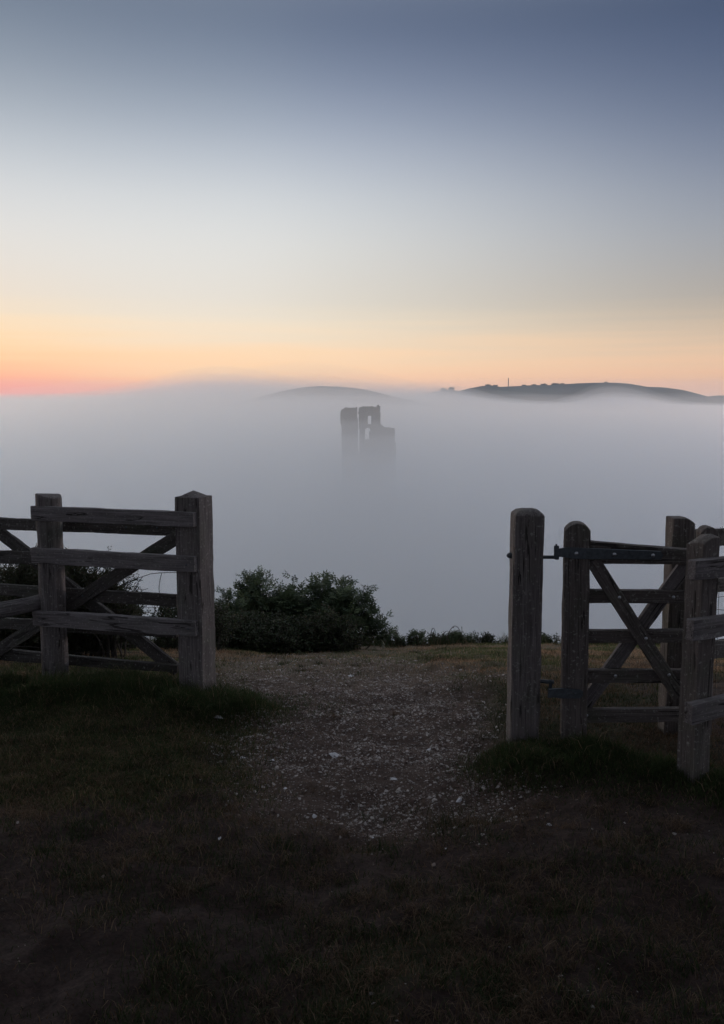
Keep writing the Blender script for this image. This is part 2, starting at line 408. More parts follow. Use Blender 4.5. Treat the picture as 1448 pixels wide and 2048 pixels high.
def fogtop(k, near, far):
    def Z(x, y):
        r = np.hypot(x, y)
        s = sstep(20, 330, r)
        z = near + (far - near) * s
        s2 = sstep(150, 1200, r)
        z = z + (fbm(x / 190, y / 190, 70 + k, 3) - .5) * (2 + 11 * s2) - 6 * sstep(480, 900, r) * [1, 1, .7, .4, .2, 0][k]
        w = [1, .85, .65, .4, .2, .05][k]
        az_ = x / np.maximum(y, 50) * F + 724
        z = z - [.9, 1, .8, .45, .2, 0][k] * sstep(860, 1010, az_) * sstep(300, 700, r) * (2.5 + .0045 * r)
        z = z + w * (hump(x, y, 430, 1750, 60, 180, 300) + hump(x, y, 700, 2100, 34, 260, 300) + hump(x, y, 1225, 2150, 60, 75, 240)
                     + hump(x, y, 900, 2300, 30, 130, 260) + hump(x, y, 60, 2000, 16, 240, 300) + hump(x, y, 480, 620, 9, 150, 70) + hump(x, y, 980, 700, 8, 170, 80) + hump(x, y, 200, 800, 11, 160, 90) + hump(x, y, 610, 960, 36, 240, 180))
        return z
    return Z
LAY = [(-9, 9, .0008), (-12, 4, .0011), (-16, -1, .0018), (-22, -6, .0028), (-31, -13, .0040), (-42, -22, .0055)]
for k, (near, far, dens) in enumerate(LAY):
    Vt, ft = grid_mesh(FX, FY, fogtop(k, near, far))
    nx, ny = len(FX), len(FY); n = len(Vt)
    Vb = Vt.copy(); Vb[:, 2] = -93.5 - .4 * k
    def strip(idx): return np.stack([idx[:-1], idx[:-1] + n, idx[1:] + n, idx[1:]], 1)
    a = np.arange(nx); c1 = np.arange(ny) * nx
    sides = np.concatenate([strip(a), strip((ny - 1) * nx + a)[:, ::-1], strip(c1)[:, ::-1], strip(c1 + nx - 1)])
    o = npmesh('fog', np.concatenate([Vt, Vb]), [ft, ft[:, ::-1] + n, sides], vol_mat('fog_air', dens, [(.996, .996, .998), (.996, .996, .998), (.992, .994, .998), (.982, .989, .998), (.97, .983, .998), (.96, .98, .998)][k], .72), None, True)
    tag(o, ['faint topmost veil of the valley fog', 'thin veil of mist over the top of the valley fog', 'upper layer of the sea of fog', 'middle layer of the sea of fog', 'lower layer of the sea of fog', 'dense bottom of the sea of fog'][k], kind='stuff')
bm = bmesh.new(); bmesh.ops.create_cube(bm, size=1); me = bpy.data.meshes.new('haze'); bm.to_mesh(me); bm.free()
hz = bpy.data.objects.new('haze', me); COL.objects.link(hz); hz.scale = (14800, 10300, 250); hz.location = (0, 2300, -105 + 125 - 0)
me.materials.append(vol_mat('haze_air', .00006, (.62, .80, 1.0), .2)); tag(hz, 'thin bluish morning haze in the air', kind='stuff')

# ------------------------------------------------------------------ castle ruin
b = NB('ruin_stone'); tcn = b.n('ShaderNodeTexCoord').outputs['Object']
br = b.n('ShaderNodeTexBrick'); br.inputs['Scale'].default_value = .7; b.l(tcn, br.inputs[0]); br.inputs['Color1'].default_value = (.17, .155, .14, 1); br.inputs['Color2'].default_value = (.12, .11, .10, 1); br.inputs['Mortar'].default_value = (.08, .075, .07, 1)
b.l(b.mix(b.rng(b.noise(tcn, .4, 6), .35, .7), br.outputs[0], (.09, .085, .075)), b.b.inputs['Base Color']); b.b.inputs['Roughness'].default_value = .95
b.l(b.bump(b.noise(tcn, 1.2, 6), .8, .3), b.b.inputs['Normal'])
M_STONE = b.m
CY = 410.0; s_ = CY / F
keep = empty('castle_ruin', at(735, 1050, CY), 'ruined stone castle keep with cracked wall and empty windows rising out of the fog', 'castle')
def mask_wall(name, u0, u1, vtop, vbot, inside, Y, thick, label=None, rot=0.0):
    """ragged wall: stone-sized cells of a face kept where inside(u, v), given real thickness"""
    cell = 1.4
    us = np.arange(u0, u1, cell); vs = np.arange(vtop, vbot, cell)
    U, Vv = np.meshgrid(us + cell / 2, vs + cell / 2); K = inside(U, Vv)
    verts = {}; VL = []; FL = []
    def vid(i, j, b_):
        key = (i, j, b_)
        if key not in verts:
            p = at(u0 + i * cell, vtop + j * cell, Y)
            jx = (random.random() - .5) * .12; jz = (random.random() - .5) * .12
            verts[key] = len(VL); VL.append((p.x + jx - keep.location.x, Y + (thick if b_ else 0) + (random.random() - .5) * .25 + (p.x - at(u0, 800, Y).x) * rot - keep.location.y, p.z + jz - keep.location.z))
        return verts[key]
    nr, nc = K.shape
    for j in range(nr):
        for i in range(nc):
            if not K[j, i]: continue
            FL.append((vid(i, j, 0), vid(i, j + 1, 0), vid(i + 1, j + 1, 0), vid(i + 1, j, 0)))
            FL.append((vid(i, j, 1), vid(i + 1, j, 1), vid(i + 1, j + 1, 1), vid(i, j + 1, 1)))
            if i == 0 or not K[j, i - 1]: FL.append((vid(i, j, 0), vid(i, j, 1), vid(i, j + 1, 1), vid(i, j + 1, 0)))
            if i == nc - 1 or not K[j, i + 1]: FL.append((vid(i + 1, j, 0), vid(i + 1, j + 1, 0), vid(i + 1, j + 1, 1), vid(i + 1, j, 1)))
            if j == 0 or not K[j - 1, i]: FL.append((vid(i, j, 0), vid(i + 1, j, 0), vid(i + 1, j, 1), vid(i, j, 1)))
            if j == nr - 1 or not K[j + 1, i]: FL.append((vid(i, j + 1, 0), vid(i, j + 1, 1), vid(i + 1, j + 1, 1), vid(i + 1, j + 1, 0)))
    o = npmesh(name, np.array(VL), np.array(FL), M_STONE, keep)
    if label: o['label'] = label
    return o
BOT = 1070
def rag(u, s): return (vnoise(u * .45, u * 0, s) - .5) * 4.6
def inL(U, V_):
    top = 815.5 + rag(U, 3) + 2.5 * (U < 684) + 1.5 * (U < 690)
    left = np.interp(V_, [815, 830, 845, 850, 1070], [682.5, 680.5, 681, 683, 684]); right = np.interp(V_, [815, 825, 838, 850, 890, 1070], [715.2, 714.4, 715.2, 716.2, 716.4, 717.5])
    left = left + (vnoise(V_ * .5, V_ * 0, 61) - .5) * 1.2
    return (V_ > top) & (U > left) & (U < right)
def inR(U, V_):
    top = np.interp(U, [716, 718, 724, 728, 732, 745, 753, 754, 757.5, 758, 761], [818, 815, 812.5, 812.5, 813.5, 813, 814, 810, 810, 813, 814]) + rag(U, 8) * .55
    left = np.interp(V_, [815, 825, 840, 890, 1070], [718.5, 716.5, 718, 718.3, 717.5])
    k = (V_ > top) & (U > left) & (U < 760.4 + (vnoise(V_ * .45, V_ * 0, 62) - .6) * 1.8 * (V_ < 850))
    win = (U > 735.4) & (U < 742.4) & (V_ > 832) & (V_ < 848)
    arch = (U > 730.5) & (U < 739) & (V_ > 862) & (V_ < 880)
    head = ((U - 735.5) / 5.5) ** 2 + ((V_ - 862) / 6) ** 2 < 1
    return k & ~win & ~arch & ~(head & (V_ < 863))
def inS(U, V_):
    top = np.interp(U, [760, 763, 767, 771, 775, 782, 783, 790], [846, 850, 853, 856, 855.5, 854, 856, 855.5]) + rag(U, 12) * .3
    right = np.interp(V_, [850, 885, 886, 1070], [789.2, 789.6, 791.6, 792.5])
    return (V_ > top) & (U > 760.4) & (U < right)
mask_wall('tower_wall', 678, 718, 810, BOT, inL, CY + 9, 7.0, 'leaning left block of the keep beyond the crack')
mask_wall('main_wall', 716, 762, 808, BOT, inR, CY - .8, 2.6, 'tall right block of the keep with two window openings')
mask_wall('broken_wall', 760, 794, 844, BOT, inS, CY, 2.4, 'low broken wall on the right of the keep')
mask_wall('side_wall', 748, 760.4, 826, BOT, lambda U, V_: V_ > 828 + rag(U, 5), CY + 2.2, 6.5)
mask_wall('rear_wall', 700, 780, 905, BOT, lambda U, V_: V_ > 907 + rag(U, 15), CY + 9.5, 2.0)

# ------------------------------------------------------------------ radio mast on the ridge
MY = 3000.0
mb = at(1016.5, 774, MY); mt = at(1016.5, 756, MY)
mast = empty('radio_mast', (mb.x, mb.y, mb.z - 12), 'slim radio mast with stacked aerials standing on the ridge', 'mast')
M_MAST = simple('mast_steel', (.07, .07, .08), .6, .5, .2)
def tube(path, radii, sides=6, closed=True):
    P = np.array(path, float); n = len(P); V = []; T = np.gradient(P, axis=0); T /= np.linalg.norm(T, axis=1)[:, None] + 1e-9
    a = np.linspace(0, 2 * math.pi, sides, endpoint=False)
    up = np.array([0, 0, 1.]) if abs(T[0][2]) < .9 else np.array([1., 0, 0])
    for i in range(n):
        x = np.cross(T[i], up); x /= np.linalg.norm(x) + 1e-9; y = np.cross(T[i], x)
        V.append(P[i] + radii[i] * (np.cos(a)[:, None] * x + np.sin(a)[:, None] * y))
    V = np.concatenate(V); k = np.arange(sides); F_ = []
    for i in range(n - 1):
        F_.append(np.stack([i * sides + k, i * sides + (k + 1) % sides, (i + 1) * sides + (k + 1) % sides, (i + 1) * sides + k], 1))
    return V, np.concatenate(F_)
class Geo:
    def __init__(s): s.V = []; s.F = {}; s.C = []; s.n = 0
    def add(s, V, f, col=None):
        f = np.asarray(f); s.F.setdefault(f.shape[1], []).append(f + s.n); s.V.append(V); s.n += len(V)
        if col is not None: s.C.append(np.broadcast_to(col, (len(V), 3)))
    def build(s, name, mat, parent=None, smooth=False, origin=None):
        V = np.concatenate(s.V)
        if parent is not None:
            q = parent
            while q is not None: V = V - np.array(q.location); q = q.parent
        elif origin is not None: V = V - np.array(origin)
        o = npmesh(name, V, [np.concatenate(q) for q in s.F.values()], mat, parent, smooth, {'col': np.concatenate(s.C)} if s.C else None)
        if parent is None and origin is not None: o.location = origin
        return o
    def box(s, c, d):
        c = np.array(c, float); d = np.array(d, float) / 2
        V = np.array([[x, y, z] for x in (-1, 1) for y in (-1, 1) for z in (-1, 1)]) * d + c
        s.add(V, [[0, 1, 3, 2], [4, 6, 7, 5], [0, 4, 5, 1], [2, 3, 7, 6], [0, 2, 6, 4], [1, 5, 7, 3]])
    def tube(s, path, radii, sides=6, col=None):
        if isinstance(radii, (int, float)): radii = [radii] * len(path)
        V, f = tube(path, radii, sides); s.add(V, f, col)
g = Geo(); hm = mt.z - mb.z + 12; bx, by, bz = mast.location
for dx, dy in ((-1, -1), (1, -1), (0, 1)): g.tube([(bx + dx, by + dy, bz), (bx + dx * .5, by + dy * .5, bz + hm)], .6, 4)
for i in range(12):
    z0, z1 = bz + hm * i / 12, bz + hm * (i + 1) / 12; q = 1 - .5 * i / 12
    g.tube([(bx - q, by - q, z0), (bx + q, by - q, z1)], .15, 3); g.tube([(bx + q, by - q, z0), (bx, by + q, z1)], .15, 3)
g.build('lattice_mast', M_MAST, mast)
for zz, rr in ((.62, 1.9), (.78, 2.2)):
    g = Geo(); z0 = bz + hm * zz
    for a in (0, 2.1, 4.2): g.box((bx + rr * .6 * math.cos(a), by + rr * .6 * math.sin(a), z0), (1.1, 1.1, 2.6))
    g.build('aerial', M_MAST, mast)
# ridge trees
def far_tree(u, Y, w, h, label, group):
    xs_, tp, _ = None, None, None
    v = np.interp(u, [p[0] for p in R2], [p[1] for p in R2]) if Y < 3300 else np.interp(u, [860, 890, 900, 930], [785, 780, 779, 784])
    q = at(u, float(v), Y); w = w / F * Y; h = h / F * Y
    t_ = empty('tree', (q.x, q.y, q.z - 3), label, 'tree', group)
    g = Geo(); g.tube([(q.x, q.y, q.z - 4), (q.x, q.y, q.z + h * .6)], [w * .06, w * .03], 5); g.build('trunk', M_STEM, t_)
    g = Geo(); r = np.random.default_rng(int(u)); n = 160
    d = r.normal(size=(n, 3)); d /= np.linalg.norm(d, axis=1)[:, None]; d *= r.random((n, 1)) ** .33
    c_ = d * np.array([w / 2, w / 2, h / 2]) + np.array([q.x, q.y, q.z + h * .45])
    for p in c_:
        m = r.normal(size=(4, 3)) * w * .09; g.add(p + m, [[0, 1, 2, 3]], (.03, .04, .022))
    g.build('crown', M_LEAF, t_)
for u, Y, w, h in ((976, 2985, 11, 1.2), (991, 2985, 9, 2.0)): far_tree(u, Y, w, h, {976: 'wider low tree clump at the left end of the dark ridge', 991: 'rounded tree clump on the ridge just left of the mast'}[u], None)
for u, w, h in ((1048, 9, 1.0), (1068, 10, 1.2), (1088, 12, 1.5), (1110, 14, 1.8), (1124, 9, 1.2)): far_tree(u, 2985, w, h, 'tiny dark tree on the ridge skyline between mast and hilltop', 'tiny trees along the ridge')
far_tree(1212, 2985, 6, 1.4, 'single tiny tree at the very top of the dark ridge', None)
far_tree(1403, 2985, 6, 4.0, 'spiky little tree in the dip near the right end of the ridge', None)
far_tree(887, 3590, 13, 3, 'lower of two tiny trees on the faint far hill tip', None)
far_tree(903, 3590, 12, 4, 'rounder of two tiny trees on the faint far hill tip', None)

# ------------------------------------------------------------------ timber
def timber(L_, W0, T, W1=None, seed=0, end=None, start=None, rnd=None, rough=1.0, segs=None, sag=0.0, sub=6, bev=.05):
    """bar along +X, thickness in Y, width in Z; irregular, weathered outline. rnd: round section"""
    W1 = W0 if W1 is None else W1
    n = segs or max(8, int(L_ / .035)); r = np.random.default_rng(seed)
    if rnd:
        a = np.linspace(0, 2 * math.pi, 36, endpoint=False); ring = np.stack([np.cos(a) * .5, np.sin(a) * .5], 1)
    else:
        pts = []
        bv = bev
        for (cy, cz, sy, sz) in ((.5, -.5, 0, 1), (.5, .5, -1, 0), (-.5, .5, 0, -1), (-.5, -.5, 1, 0)):
            by_ = bv * min(1, W0 / T); bz_ = bv * min(1, T / W0)
            for j in range(sub + 1):
                q = j / sub
                y_ = cy + sy * (by_ + (1 - 2 * by_) * q); z_ = cz + sz * (bz_ + (1 - 2 * bz_) * q); pts.append((y_, z_))
        ring = np.array(pts)
    m = len(ring); groove = (r.random(m) - .5) * 2
    xs = np.linspace(0, 1, n + 1)
    def sec(x, sc=1.0, xo=None, fn=None, side=1):
        w = W0 + (W1 - W0) * x
        k = np.arange(m)
        big = (vnoise(x * L_ * 2.5 + k * 0, seed + k * 0., 11) - .5)
        wob = (vnoise(x * L_ * 9 + k * 0, k * .7 + seed, 12) - .5) * .006 + groove * .0011 + (vnoise(x * L_ * 30 + k * 0, k * 1.3 + seed * 3, 13) - .5) * .002
        y = ring[:, 0] * T * sc; z = ring[:, 1] * w * sc
        nr = np.hypot(ring[:, 0], ring[:, 1]); y = y + ring[:, 0] / nr * wob * rough * sc; z = z + ring[:, 1] / nr * wob * rough * sc
        y = y + big * .003 * rough; z = z + (vnoise(x * L_ * 1.4 + k * 0, seed * 1.7 + k * 0., 14) - .5) * .0045 * rough + sag * math.sin(math.pi * x)
        xx = np.full(m, x * L_)
        if fn is not None: xx = xx + side * fn(ring[:, 0] * sc * 2, ring[:, 1] * sc * 2)
        return np.stack([xx, y, z], 1)
    S = []
    zero = lambda y, z: 0 * y
    for sc in (.02, .35, .7, .93): S.append(sec(0, sc, fn=start or zero, side=-1))
    S.append(sec(0, 1, fn=start or zero, side=-1) + np.array([.003, 0, 0]))
    for x in xs[1:-1]: S.append(sec(x))
    S.append(sec(1, 1, fn=end or zero) - np.array([.003, 0, 0]))
    for sc in (.93, .7, .35, .02): S.append(sec(1, sc, fn=end or zero))
    V = np.concatenate(S); k = np.arange(m); F_ = []
    for i in range(len(S) - 1):
        F_.append(np.stack([i * m + k, i * m + (k + 1) % m, (i + 1) * m + (k + 1) % m, (i + 1) * m + k], 1))
    return V, np.concatenate(F_)
SEED = [100]
def beam(name, P0, P1, W0, T, mat, parent, normal, W1=None, label=None, front=True, **kw):
    """P0->P1 centre line of the FRONT face; thickness goes away from `normal`"""
    SEED[0] += 1
    P0, P1 = Vector(P0), Vector(P1); x = (P1 - P0); L_ = x.length; x.normalize()
    n = Vector(normal).normalized(); n = (n - x * n.dot(x)).normalized(); y = -n; z = x.cross(y)
    V, f = timber(L_, W0, T, W1, seed=SEED[0], **kw)
    o = npmesh(name, V, f, mat, None, True)
    if not kw.get('rnd'): o.data.set_sharp_from_angle(angle=math.radians(32))
    M = Matrix((x, y, z)).transposed().to_4x4(); M.translation = P0 + y * (T / 2 if front else 0)
    pworld(o, parent, M)
    if label: o['label'] = label
    return o
def rail(name, pl, off, l, r, T, mat, parent, **kw):
    """l, r = (u, v_top, v_bottom) of the two ends in the photograph, on plane pl"""
    a0, a1 = pl.hit(l[0], l[1], off), pl.hit(l[0], l[2], off); b0, b1 = pl.hit(r[0], r[1], off), pl.hit(r[0], r[2], off)
    w0, w1 = (a0 - a1).length, (b0 - b1).length
    return beam(name, (a0 + a1) / 2, (b0 + b1) / 2, w0, T, mat, parent, pl.n, W1=w1, **kw)
def brace(name, pl, off, p, q, w, T, mat, parent, **kw):
    return beam(name, pl.hit(*p, off), pl.hit(*q, off), w, T, mat, parent, pl.n, **kw)
def post(name, x, y, ztop, W, T, mat, parent, rot=0, end=None, zbot=-.35, round_=False, W0=None, **kw):
    n = Vector((math.sin(rot), -math.cos(rot), 0))
    zb = float(G(x, y)) + zbot
    return beam(name, (x, y, zb), (x, y, ztop), W0 or W, T, mat, parent, n, W1=W, front=False, rnd=round_, end=end, **kw)
def bolt(name, P, n, r, mat, parent, h=None):
    """domed bolt head"""
    n = Vector(n).normalized(); h = h or r * .55; g = Geo(); a = np.linspace(0, 2 * math.pi, 10, endpoint=False)
    x = n.orthogonal().normalized(); y = n.cross(x); V = []
    for rr, hh in ((1, -.2), (1, .15), (.8, .6), (.45, .92), (.02, 1)):
        for t_ in a: V.append(Vector(P) + x * (r * rr * math.cos(t_)) + y * (r * rr * math.sin(t_)) + n * (h * hh))
    k = np.arange(10); f = np.concatenate([np.stack([i * 10 + k, i * 10 + (k + 1) % 10, (i + 1) * 10 + (k + 1) % 10, (i + 1) * 10 + k], 1) for i in range(4)])
    g.add(np.array([list(v) for v in V]), f); return g.build(name, mat, parent, True)

# ---------------- left fence
FR = at(372, 1040, 5.30); FLp = at(100, 1040, 5.68)
PL = Plane((FR.x, FR.y), (FLp.x, FLp.y))
fx, fy = at(391, 1180, 5.42).x, 5.42
fence = empty('fence', (fx, fy, float(G(fx, fy))), 'grey timber fence of three rails between a round post and a pointed square gatepost', 'fence')
def pyr(h, flat=.15): return lambda y, z: -h * np.clip((np.maximum(np.abs(y), np.abs(z)) - flat) / (1 - flat), 0, 1.2)
rotL = math.atan2(-PL.n.x, -PL.n.y) * -1
rotp = math.atan2(PL.n.x, -PL.n.y)
post('gatepost', fx, fy, at(391, 981, 5.42).z, .168, .168, W_POST, fence, rot=rotp + .02, end=pyr(.045, .05), label='square gatepost with a weathered pointed top')
rx, ry = at(101, 1100, 5.80).x, 5.80
post('round_post', rx, ry, at(101, 987, 5.80).z, .158, .158, W_POST, fence, rot=0, round_=True, W0=.172, rough=1.6, end=lambda y, z: -.012 * np.abs(y + z) + .01 * z, label='round log post with a flat sawn top')
rail('rail', PL, 0, (61, 1012, 1041), (386, 1026, 1055), .045, W_GREY, fence)
rail('rail', PL, 0, (62, 1096, 1126), (388, 1114, 1145), .045, W_GREY, fence)
rail('rail', PL, 0, (65, 1221, 1252), (390, 1243, 1273), .045, W_GREY, fence)
for u, v in ((372, 1130), (376, 1258), (76, 1110), (78, 1236)): bolt('nail', PL.hit(u, v, .001), PL.n, .006, M_IRON, fence)
# log rail leaving the round post to the left
pA = at(92, 1203, 5.78); pB = at(-90, 1236, 5.35)
beam('log_rail', pA, pB, .085, .085, W_GREY, fence, (0, -1, 0), W1=.12, rnd=True, rough=2.2, sag=.015, label='thick round log rail running out to the left')
def wire_path(g, pts, r=.0016, col=None): g.tube([tuple(p) for p in pts], r, 4)
PW = Plane((FR.x, FR.y + .2), (FLp.x, FLp.y + .1))
g = Geo()
for vr, vl in ((1192, 1177), (1218, 1214), (1242, 1240), (1313, 1291), (1329, 1307), (1345, 1322)):
    P = [PW.hit(u, vl + (vr - vl) * (u + 40) / 400 + 3 * math.sin(u * .03 + vl), 0) for u in range(-40, 372, 14)]
    wire_path(g, P, .0013)
for u in range(-30, 360, 26):
    wire_path(g, [PW.hit(u + 2 * math.sin(u), 1185 + u * .03, .002), PW.hit(u + 3, 1260, .002), PW.hit(u + 1, 1335 + u * .02, .002)], .001)
g.build('wire_netting', M_WIRE, fence)
g = Geo()
wire_path(g, [PW.hit(*p, 0) for p in ((240, 1172), (258, 1165), (270, 1158), (286, 1153), (300, 1148), (318, 1146), (336, 1145), (362, 1145))], .0022)
wire_path(g, [PW.hit(*p, 0) for p in ((272, 1186), (272, 1175), (277, 1163), (285, 1154))], .0022)
wire_path(g, [PW.hit(*p, 0) for p in ((319, 1190), (318, 1175), (320, 1160), (323, 1147))], .0022)
wire_path(g, [PW.hit(*p, 0) for p in ((281, 1185), (286, 1180), (296, 1177))], .0016)
g.build('loose_wire', M_WIRE, fence, label=None) if False else g.build('loose_wire', M_WIRE, fence)

# ---------------- folded-back field gate behind the left fence
ga = at(356, 1100, 5.62); gb = at(0, 1100, 6.12)
PG = Plane((ga.x, ga.y), (gb.x, gb.y))
fg = empty('field_gate', (ga.x, ga.y, float(G(ga.x, ga.y))), 'dark five-bar field gate with crossed braces standing open behind the left fence', 'gate')
for (l, r) in (((-130, 1030, 1053), (352, 1051, 1073)), ((-130, 1098, 1124), (352, 1113, 1137)), ((-130, 1160, 1182), (352, 1190, 1214)), ((-130, 1228, 1250), (352, 1256, 1276)), ((-130, 1286, 1312), (354, 1332, 1346))):
    rail('gate_bar', PG, 0, l, r, .03, W_DARK, fg)
brace('brace', PG, .029, (356, 1072), (-60, 1335), .085, .028, W_DARK, fg)
brace('brace', PG, -.031, (-60, 1022), (352, 1341), .085, .028, W_DARK, fg)
rail('head_stile', PG, .05, (352, 1048, 1345), (358, 1048, 1345), .05, W_DARK, fg) if False else None
beam('hanging_stile', PG.hit(366, 1040, .05), PG.hit(368, 1350, .05), .07, .07, W_DARK, fg, PG.n)
for u, v in ((252, 1055), (314, 1056), (120, 1048), (165, 1192)): bolt('bolt', PG.hit(u, v, .031 if v == 1192 else .001), PG.n, .008, M_IRON, fg)

# ---------------- right: hanging post of the small gate
yA = 4.55; pA_ = at(1051, 1200, yA)
gp = empty('gate_post', (pA_.x, yA, float(G(pA_.x, yA))), 'tall square gatepost with chamfered top standing free at the right of the gap', 'gatepost')
post('post', pA_.x, yA, at(1055, 1017, yA).z, .150, .150, W_POST, gp, rot=-.02, end=pyr(.026, .6))
def cyl(g, a, b_, r, sides=10): g.tube([tuple(a), tuple(Vector(a).lerp(Vector(b_), .5)), tuple(b_)], r, sides); 
YG = 4.47                                                   # front plane of the gate
PR = Plane((1, YG), (2, YG))
def slab(name, pts, y0, y1, mat, parent):
    """flat iron piece with outline pts (photograph pixels on the gate plane), between depths y0..y1"""
    g = Geo(); n = len(pts); A = [list(at(u, v, y0)) for u, v in pts]; B = [[a[0], y1, a[2]] for a in A]
    V = np.array(A + B); k = np.arange(n)
    g.add(V, np.stack([k, (k + 1) % n, (k + 1) % n + n, k + n], 1)); g.F.setdefault(n, []).append(np.array([list(range(n))[::-1]])); g.F[n].append(np.array([list(range(n, 2 * n))])) if n != 4 else g.F[4].append(np.array([list(range(n, 2 * n))]))
    return g.build(name, mat, parent)
g = Geo(); z1 = at(1100, 1114, YG + .02)
cyl(g, at(1040, 1114, YG + .05), at(1118, 1114.5, YG + .03), .009); cyl(g, at(1114, 1119, YG + .03), at(1114, 1093, YG + .03), .009)
cyl(g, at(1018, 1111, YG + .09), at(1045, 1112, YG + .06), .008)
g.build('hinge_hook', M_IRON, gp)
bolt('nut', at(1021, 1111, YG + .09), (-1, 0, 0), .016, M_IRON, gp, .02)
g = Geo(); cyl(g, at(1060, 1361, YG + .05), at(1108, 1364, YG + .03), .010); cyl(g, at(1101, 1360, YG + .03), at(1101, 1392, YG + .03), .009)
g.build('hinge_hook', M_IRON, gp)

# ---------------- small gate
wg = empty('gate', (at(1150, 1300, YG).x, YG, float(G(at(1150, 1300, YG).x, YG))), 'small brown timber gate with crossed braces and iron strap hinge right of the free post', 'gate')
def arch(h, p=2.4): return lambda y, z: -h * np.clip(np.abs(z), 0, 1.1) ** p
beam('hanging_stile', at(1148.5, 1481, YG - .03), at(1157, 1047, YG - .03), .125, .105, W_GATE, wg, (-.12, -1, 0), W1=.122, end=arch(.035))
beam('closing_stile', at(1407, 1470, YG - .01), at(1421, 1054, YG - .01), .086, .08, W_GATE, wg, (0, -1, 0), end=arch(.028))
rail('gate_bar', PR, -.012, (1180, 1083, 1127), (1412, 1103, 1130), .045, W_GATE, wg, label='top bar tapering away from the hinge')
for l, r in (((1176, 1180, 1206), (1405, 1183, 1208)), ((1172, 1261, 1286), (1405, 1260, 1285)), ((1168, 1341, 1367), (1402, 1340, 1366)), ((1164, 1419, 1446), (1400, 1417, 1443))):
    rail('gate_bar', PR, -.012, l, r, .04, W_GATE, wg)
brace('brace', PR, .018, (1188, 1122), (1360, 1394), .07, .029, W_GATE, wg)
brace('brace', PR, -.053, (1384, 1118), (1160, 1424), .072, .028, W_GREY, wg)
for u, v in ((1239, 1195), (1347, 1194.5), (1292, 1277), (1231, 1352), (1338, 1349.5), (1173, 1431)):
    on = u in (1239, 1292, 1338)
    bolt('bolt', PR.hit(u, v, .018 if on else -.012), (0, -1, 0), .009, M_BOLT, wg)
# top strap: plate on bar and stile, knuckle
st = slab('strap_hinge', [(1109, 1099), (1131, 1095.5), (1145, 1095.5), (1322, 1103), (1327, 1110), (1322, 1119), (1150, 1118), (1131, 1115), (1109, 1112.5)], YG - .046, YG - .034, M_IRON, wg)
for u, v in ((1153, 1107), (1229, 1109), (1306, 1111)):
    bolt('bolt', at(u, v, YG - .046), (0, -1, 0), .010, M_BOLT, st)
g = Geo(); cyl(g, at(1113, 1118, YG - .03), at(1113, 1092, YG - .03), .013); g.box(at(1112.5, 1092, YG - .03), (.006, .012, .02)); g.build('hinge_knuckle', M_IRON, wg)
sl2 = slab('hinge_band', [(1098, 1379), (1122, 1377), (1160, 1380), (1166, 1383), (1166, 1392), (1160, 1397), (1122, 1397), (1098, 1393)], YG - .046, YG - .034, M_IRON, wg)
g = Geo(); cyl(g, at(1101, 1394, YG - .03), at(1101, 1377, YG - .03), .014); g.build('hinge_knuckle', M_IRON, wg)
bolt('bolt', at(1138, 1388, YG - .046), (0, -1, 0), .008, M_IRON, wg); bolt('bolt', at(1151, 1388, YG - .046), (0, -1, 0), .008, M_IRON, wg)

# ---------------- closing post behind the gate
yC = 4.74; pc = at(1352, 1250, yC)
cpst = empty('gate_post', (pc.x, yC, float(G(pc.x, yC))), 'square post standing just behind the small gate with one top corner cut off', 'gatepost')
post('post', pc.x, yC, at(1361, 1034, yC).z, .118, .11, W_GATE, cpst, rot=.02, end=lambda y, z: -.03 * np.clip(-(z) - .35, 0, 1) * 1.4)

# ---------------- front right fence
yD = 3.95; pd = at(1399, 1250, yD); RD = .5
fd = empty('fence', (pd.x, yD, float(G(pd.x, yD))), 'near fence at the right edge, mossy square post with three grey rail ends', 'fence')
post('post', pd.x, yD, at(1399, 1073, yD).z, .100, .100, W_GATE, fd, rot=RD, end=lambda y, z: -.030 * np.clip(z * .7 + y * .3, -.3, 1.2) - .008 * np.abs(y), label='square post with slanting mossy top')
nD = Vector((math.sin(RD), -math.cos(RD), 0)); q0 = Vector((pd.x, yD, 0)) + nD * (.052 + .045); q1 = q0 + Vector((math.cos(RD), math.sin(RD), 0))
PD = Plane((q0.x, q0.y), (q1.x, q1.y))
for l, r in (((1391, 1122, 1161), (1640, 1096, 1129)), ((1388, 1242, 1283), (1640, 1205, 1238)), ((1385, 1411, 1451), (1640, 1350, 1384))):
    rail('rail', PD, 0, l, r, .045, W_GREY, fd)
g = Geo()
PD2 = Plane((q0.x, q0.y + .12), (q1.x, q1.y + .12))
for v in (1193, 1222, 1283, 1330, 1380, 1430): wire_path(g, [PD2.hit(u, v + 3 * math.sin(u * .05 + v) - (u - 1400) * .04) for u in range(1408, 1640, 14)], .0012)
for u in (1436, 1462, 1490, 1520): wire_path(g, [PD2.hit(u + 2, 1180), PD2.hit(u - 2, 1290), PD2.hit(u - 8, 1440)], .0012)
g.build('wire_netting', M_WIRE, fd)

